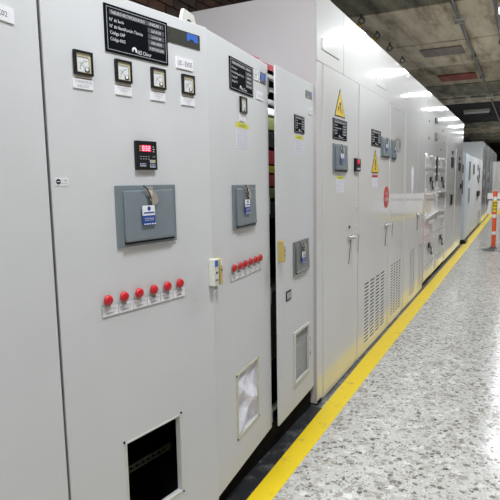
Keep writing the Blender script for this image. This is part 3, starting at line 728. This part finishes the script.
for a, b in cols:
    compartment(te, W, a, b, 1.62, 1.835, None)
    compartment(te, W, a, b, 1.30, 1.615, 'rotary')
    compartment(te, W, a, b, .98, 1.295, None)
    compartment(te, W, a, b, .68, .975, 'tee')
    compartment(te, W, a, b, .28, .675, 'rotary')
    compartment(te, W, a, b, .08, .275, None)
    MB().box(a+.03, b-.03, 1.285, 1.305, .008, .05, 'card').build('ledge', W, te, 'white ledge between compartments')
    MB().box(a+.30, b-.30, 1.795, 1.82, .008, .05, 'card').box(a+.44, a+.48, 1.66, 1.80, .008, .03, 'chrome').build('tee_handle', W, te, 'white tee handle')
MB().prism([(7.49, .955), (8.55, 1.00), (9.61, .955), (9.61, .975), (8.55, 1.02), (7.49, .975)], .008, .045, 'card').build('ledge', W, te, 'sloping white ledge')
MB().box(8.45, 8.60, 1.46, 1.83, 0, .012, 'black').build('wire_slot', W, te, 'narrow black slot between the columns')
MB().box(8.24, 8.44, 2.30, 2.375, 0, .012, 'black').build('relay_window', W, te)
MB().box(8.20, 8.50, 2.07, 2.16, 0, .02, 'steel_box').build('header_meter', W, te)
for (u, v) in ((7.7, 2.28), (7.7, 2.05), (9.1, 2.25), (8.9, 1.95), (9.3, 2.08)): MB().cyl(u, v, .016, 0, .008, 'conduit', 8).build('header_screw', W, te)
# last cabinet of the tall block
tf, W, ds = tall(9.67, 12.45, 'last cabinet of the long tall block, with two plain doors and dark windows', zdoor=2.07, z0=.07,
    doors=[(9.70, 11.05, []), (11.15, 12.42, [])], posts=[(11.06, 11.14)])
for (u0, u1, v0, v1, nm) in ((10.32, 10.66, 1.70, 1.88, 'relay_window'), (10.36, 10.54, 1.94, 1.99, 'pilot_light'), (11.62, 11.98, 1.66, 1.81, 'relay_window'), (11.7, 11.84, 1.86, 1.92, 'pilot_light')):
    MB().box(u0, u1, v0, v1, .004, .02, 'black').build(nm, W, tf, bevel=.004)
for (u0, u1, v0, v1) in ((10.28, 10.56, 1.00, 1.22), (11.9, 12.15, 1.26, 1.40)):
    MB().box(u0, u1, v0, v1, .004, .012, 'steel_box').box(u0+.08, u1-.08, v0+.02, v1-.02, .012, .035, 'black').build('door_handle', W, tf, 'dark recessed handle', bevel=.004)
# gap post and far low pair
tp = thing('end_post', 'bluish white end post with a black foot standing past the long tall block', 'post', (-1.3, 13.25, 0))
MB().box(12.98, 13.50, .09, 2.05, -.30, .03, 'blue_white').build('post', WT, tp, bevel=.01)
MB().box(12.94, 13.505, 0, .09, -.32, .07, 'black').build('post_foot', WT, tp)
MB().box(12.70, 12.97, .3, 1.95, -.28, -.12, 'inside').build('gap_strip', WT, tp, 'dark strip in the gap beside the post')  # dark strip filling the gap before the post
for z0, z1 in ((1.62, 1.80), (1.15, 1.45)): MB().box(12.74, 12.97, z0, z1, -.12, -.02, 'black').build('gap_slot', WT, tp)
def lowfar(y0, y1, label):
    t, W, ds = tall(y0, y1, label, z1=2.05, zdoor=2.045, z0=.06, doors=[(y0+.03, (y0+y1)/2-.03, []), ((y0+y1)/2+.03, y1-.03, [])], mat='satin', group='pair of lower cabinets beyond the long tall block')
    return t, W
tg, W = lowfar(13.52, 16.0, 'nearer of the two lower grey cabinets beyond the long tall block')
for (u0, u1, v0, v1) in ((13.95, 14.2, 1.45, 1.9), (14.0, 14.15, .9, 1.25), (15.2, 15.5, 1.6, 1.85)):
    MB().box(u0, u1, v0, v1, .004, .03, 'steel_box').build('meter_box', W, tg)
th, W = lowfar(16.02, 18.85, 'farther lower grey cabinet, with a small black and red switch and a vent')
sw = MB().box(16.75, 17.25, .96, 1.11, .004, .05, 'black').build('switch', W, th)
MB().box(17.27, 17.55, .98, 1.10, .004, .05, 'signred').build('switch_flag', W, th)
for (u, v) in ((16.9, 1.80), (17.5, 1.72), (16.9, 1.5), (17.3, 1.42), (17.6, 1.55)): MB().box(u-.14, u+.14, v-.07, v+.07, .004, .02, 'steel_box').build('meter_box', W, th)
MB().sheet(17.45, 18.55, .12, .50, .004, .02, slots(17.5, 18.5, .15, .47, 3, 7), 'gloss2').build('vent_panel', W, th, 'pale vent panel near the floor')
ti, W, ds = tall(18.88, 23.9, 'glossy tall cabinet beyond the lower pair, reflecting the brown wall', near_side='satin', doors=[(18.95, 21.3, []), (21.4, 23.8, [])], mat='gloss', zdoor=2.12)
for (u, v) in ((20.2, 1.7), (20.2, 1.3), (22.7, 1.6), (22.7, 1.2)): MB().box(u-.2, u+.2, v-.1, v+.1, .004, .03, 'steel_box').build('meter_box', W, ti)
tj, W, ds = tall(23.95, 29.6, 'farthest tall grey cabinet of the row in line with the others', doors=[(24.0, 26.7, []), (26.8, 29.5, [])], mat='gloss', zdoor=2.12)
tk, W, ds = tall(30.2, 35.0, 'pale cabinet at the far end of the aisle, standing forward of the row', z1=2.3, x=-.95, doors=[(30.3, 32.5, []), (32.6, 34.9, [])], mat='gloss2', zdoor=2.1)

# ================================================================== bollard, barrier
BX, BY = -.474, 12.064
bo = thing('barrier_post', 'orange and white barrier post wrapped in yellow caution tape', 'post', (BX, BY, 0))
WB = Matrix.Translation((BX, BY, 0)) @ WORLD
MB().lathe(0, 0, [(.215, 0), (.21, .015), (.12, .035), (.06, .06), (.045, .075)], 'rubber', 28, 'v').build('base', WB, bo, 'dark rubber base', smooth=True)
segs = [(.07, .325, 'orange'), (.325, .39, 'white'), (.39, .675, 'orange'), (.675, .745, 'white'), (.745, 1.03, 'orange'), (1.03, 1.11, 'white'), (1.11, 1.205, 'orange')]
for a, b, mt in segs: MB().cyl(0, 0, .043, a, b, mt, 20, 'v').build('post_band', WB, bo, smooth=True)
MB().lathe(0, 0, [(.043, 1.205), (.036, 1.222), (.015, 1.228)], 'orange', 20, 'v').build('cap', WB, bo, smooth=True)
tpw = MB().lathe(0, 0, [(.047, .80), (.049, .83), (.046, .87), (.050, .90), (.047, .95), (.049, 1.0), (.046, 1.025)], 'tape', 20, 'v').build('tape_wrap', WB, bo, 'yellow caution tape wound on the post', smooth=True)
tt = MB()
for k, z in enumerate((.85, .92, .98)):
    for j in range(-3, 4): tt.box(-.052, -.0495, z-.012, z+.016, j*.0135-.004, j*.0135+.004, 'black')
tt.build('tape_print', WB, tpw, 'black print on the tape')
tq = MB()
P = [(-.01, .79, .056), (-.02, .74, .18), (-.03, .66, .40), (-.03, .62, .62), (-.02, .64, .86), (0, .72, 1.08)]
vsx = [];
for (u, v, w_) in P: vsx += [(u-.003, v-.035, w_), (u+.003, v-.035, w_), (u+.003, v+.035, w_), (u-.003, v+.035, w_)]
tq.add(vsx, [q for i in range(len(P)-1) for q in [(i*4+k, i*4+(k+1) % 4, i*4+4+(k+1) % 4, i*4+4+k) for k in range(4)]], 'tape')
tag(tq.build('caution_tape', WB), 'loose yellow caution tape sagging away to the right from the barrier post', 'tape')
br = thing('barrier_board', 'two white boards on a rail behind the orange barrier post', 'barrier', (.1, 12.35, 0))
MB().box(12.29, 12.33, 1.005, 1.045, -.62, .78, 'conduit').build('rail', WORLD, br)
MB().box(12.27, 12.29, 1.055, 1.175, -.63, .75, 'white').build('board', WORLD, br)
bd = MB()
bd.add([(12.26, .735, -.635), (12.28, .735, -.635), (12.28, 1.02, -.60), (12.26, 1.02, -.60), (12.26, .735, .74), (12.28, .735, .74), (12.28, 1.02, .74), (12.26, 1.02, .74)],
       [(3,2,1,0),(4,5,6,7),(0,1,5,4),(1,2,6,5),(2,3,7,6),(3,0,4,7)], 'white')
bd.build('board', WORLD, br)
for x in (.1, .7):
    MB().box(12.295, 12.325, .03, 1.17, x-.015, x+.015, 'conduit').build('leg', WORLD, br)
    MB().box(12.10, 12.52, 0, .03, x-.03, x+.03, 'rubber').build('foot', WORLD, br)

# ================================================================== ceiling services
cd = thing('ceiling_conduit', 'long grey ceiling conduit with a pale junction box, left of the lamp', 'conduit', (-.836, 10, 3.6))
MB().tube([(3.0, ZC-.045, -.836), (15.0, ZC-.045, -.836), (27, ZC-.045, -.836)], .022, 'conduit', 10).build('pipe', WORLD, cd, smooth=True)
jb = MB().box(7.80, 8.00, ZC-.08, ZC, -.91, -.76, 'ivory').build('junction_box', WORLD, cd, 'pale junction box', bevel=.006)
for k in range(3): MB().box(7.82+k*.055, 7.84+k*.055, ZC-.086, ZC-.08, -.90, -.77, 'conduit').build('box_rib', WORLD, jb)
for y in (5.4, 10.3, 12.4, 14.8): MB().box(y, y+.04, ZC-.075, ZC, -.871, -.801, 'conduit').build('saddle_clip', WORLD, cd)
MB().box(15.30, 15.5, ZC-.10, ZC, -.92, -.75, 'ivory').build('junction_box', WORLD, cd, 'pale junction box where two conduits cross')
c5 = thing('ceiling_conduit', 'thin grey ceiling conduit at the photo\'s right edge, carrying the lamps', 'conduit', (-.36, 10, 3.6))
MB().tube([(3.0, ZC-.045, -.38), (27, ZC-.045, -.38)], .020, 'conduit', 10).build('pipe', WORLD, c5, smooth=True)
for y in (6, 9.5, 13, 16.5): MB().box(y, y+.04, ZC-.075, ZC, -.415, -.345, 'conduit').build('saddle_clip', WORLD, c5)
c6 = thing('cross_conduit', 'grey conduit crossing the ceiling from the tall cabinets to a junction box', 'conduit', (-1.5, 15.4, 3.6))
MB().tube([(15.4, ZC-.05, -2.6), (15.4, ZC-.05, -.15)], .022, 'conduit', 10).build('pipe', WORLD, c6, smooth=True)
for x in (-1.8, -1.35): MB().box(15.36, 15.44, ZC-.09, ZC, x-.06, x+.06, 'ivory').build('pipe_clip', WORLD, c6)
ul = thing('unlit_lamp', 'unlit grey batten lamp across the dark part of the ceiling', 'lamp', (-1.36, 18.6, 3.55))
MB().box(18.5, 18.7, ZC-.09, ZC+.02, -1.75, -.99, 'ivory').build('housing', WORLD, ul, bevel=.01)
MB().tube([(18.6, ZC-.11, -1.73), (18.6, ZC-.11, -1.01)], .02, 'paper', 8).build('tube', WORLD, ul)
for k, (y, ytag) in enumerate(((7.16, 1), (8.0, 1), (8.83, 0), (9.85, 0))):
    nm = ['nearest', 'second', 'third', 'farthest'][k]
    t = thing('cable_ring', '%s of four dark cable rings under the ceiling%s' % (nm, ', with a yellow tag' if ytag else ', without a tag'), 'cable ring', (-1.96, y, ZC-.03), 'cable rings along the ceiling')
    ring = MB().tube([(y, ZC-.085+.038*math.sin(a), -1.96+.038*math.cos(a)) for a in [2*math.pi*j/16 for j in range(17)]], .012, 'conduit', 8)
    ring.build('ring', WORLD, t, smooth=True)
    MB().box(y-.015, y+.015, ZC-.045, ZC+.02, -1.975, -1.945, 'conduit').build('stem', WORLD, t)
    if ytag: MB().box(y-.012, y+.0, ZC-.22, ZC-.11, -2.04, -1.98, 'yellow').build('tag', WORLD, t, 'yellow tag')
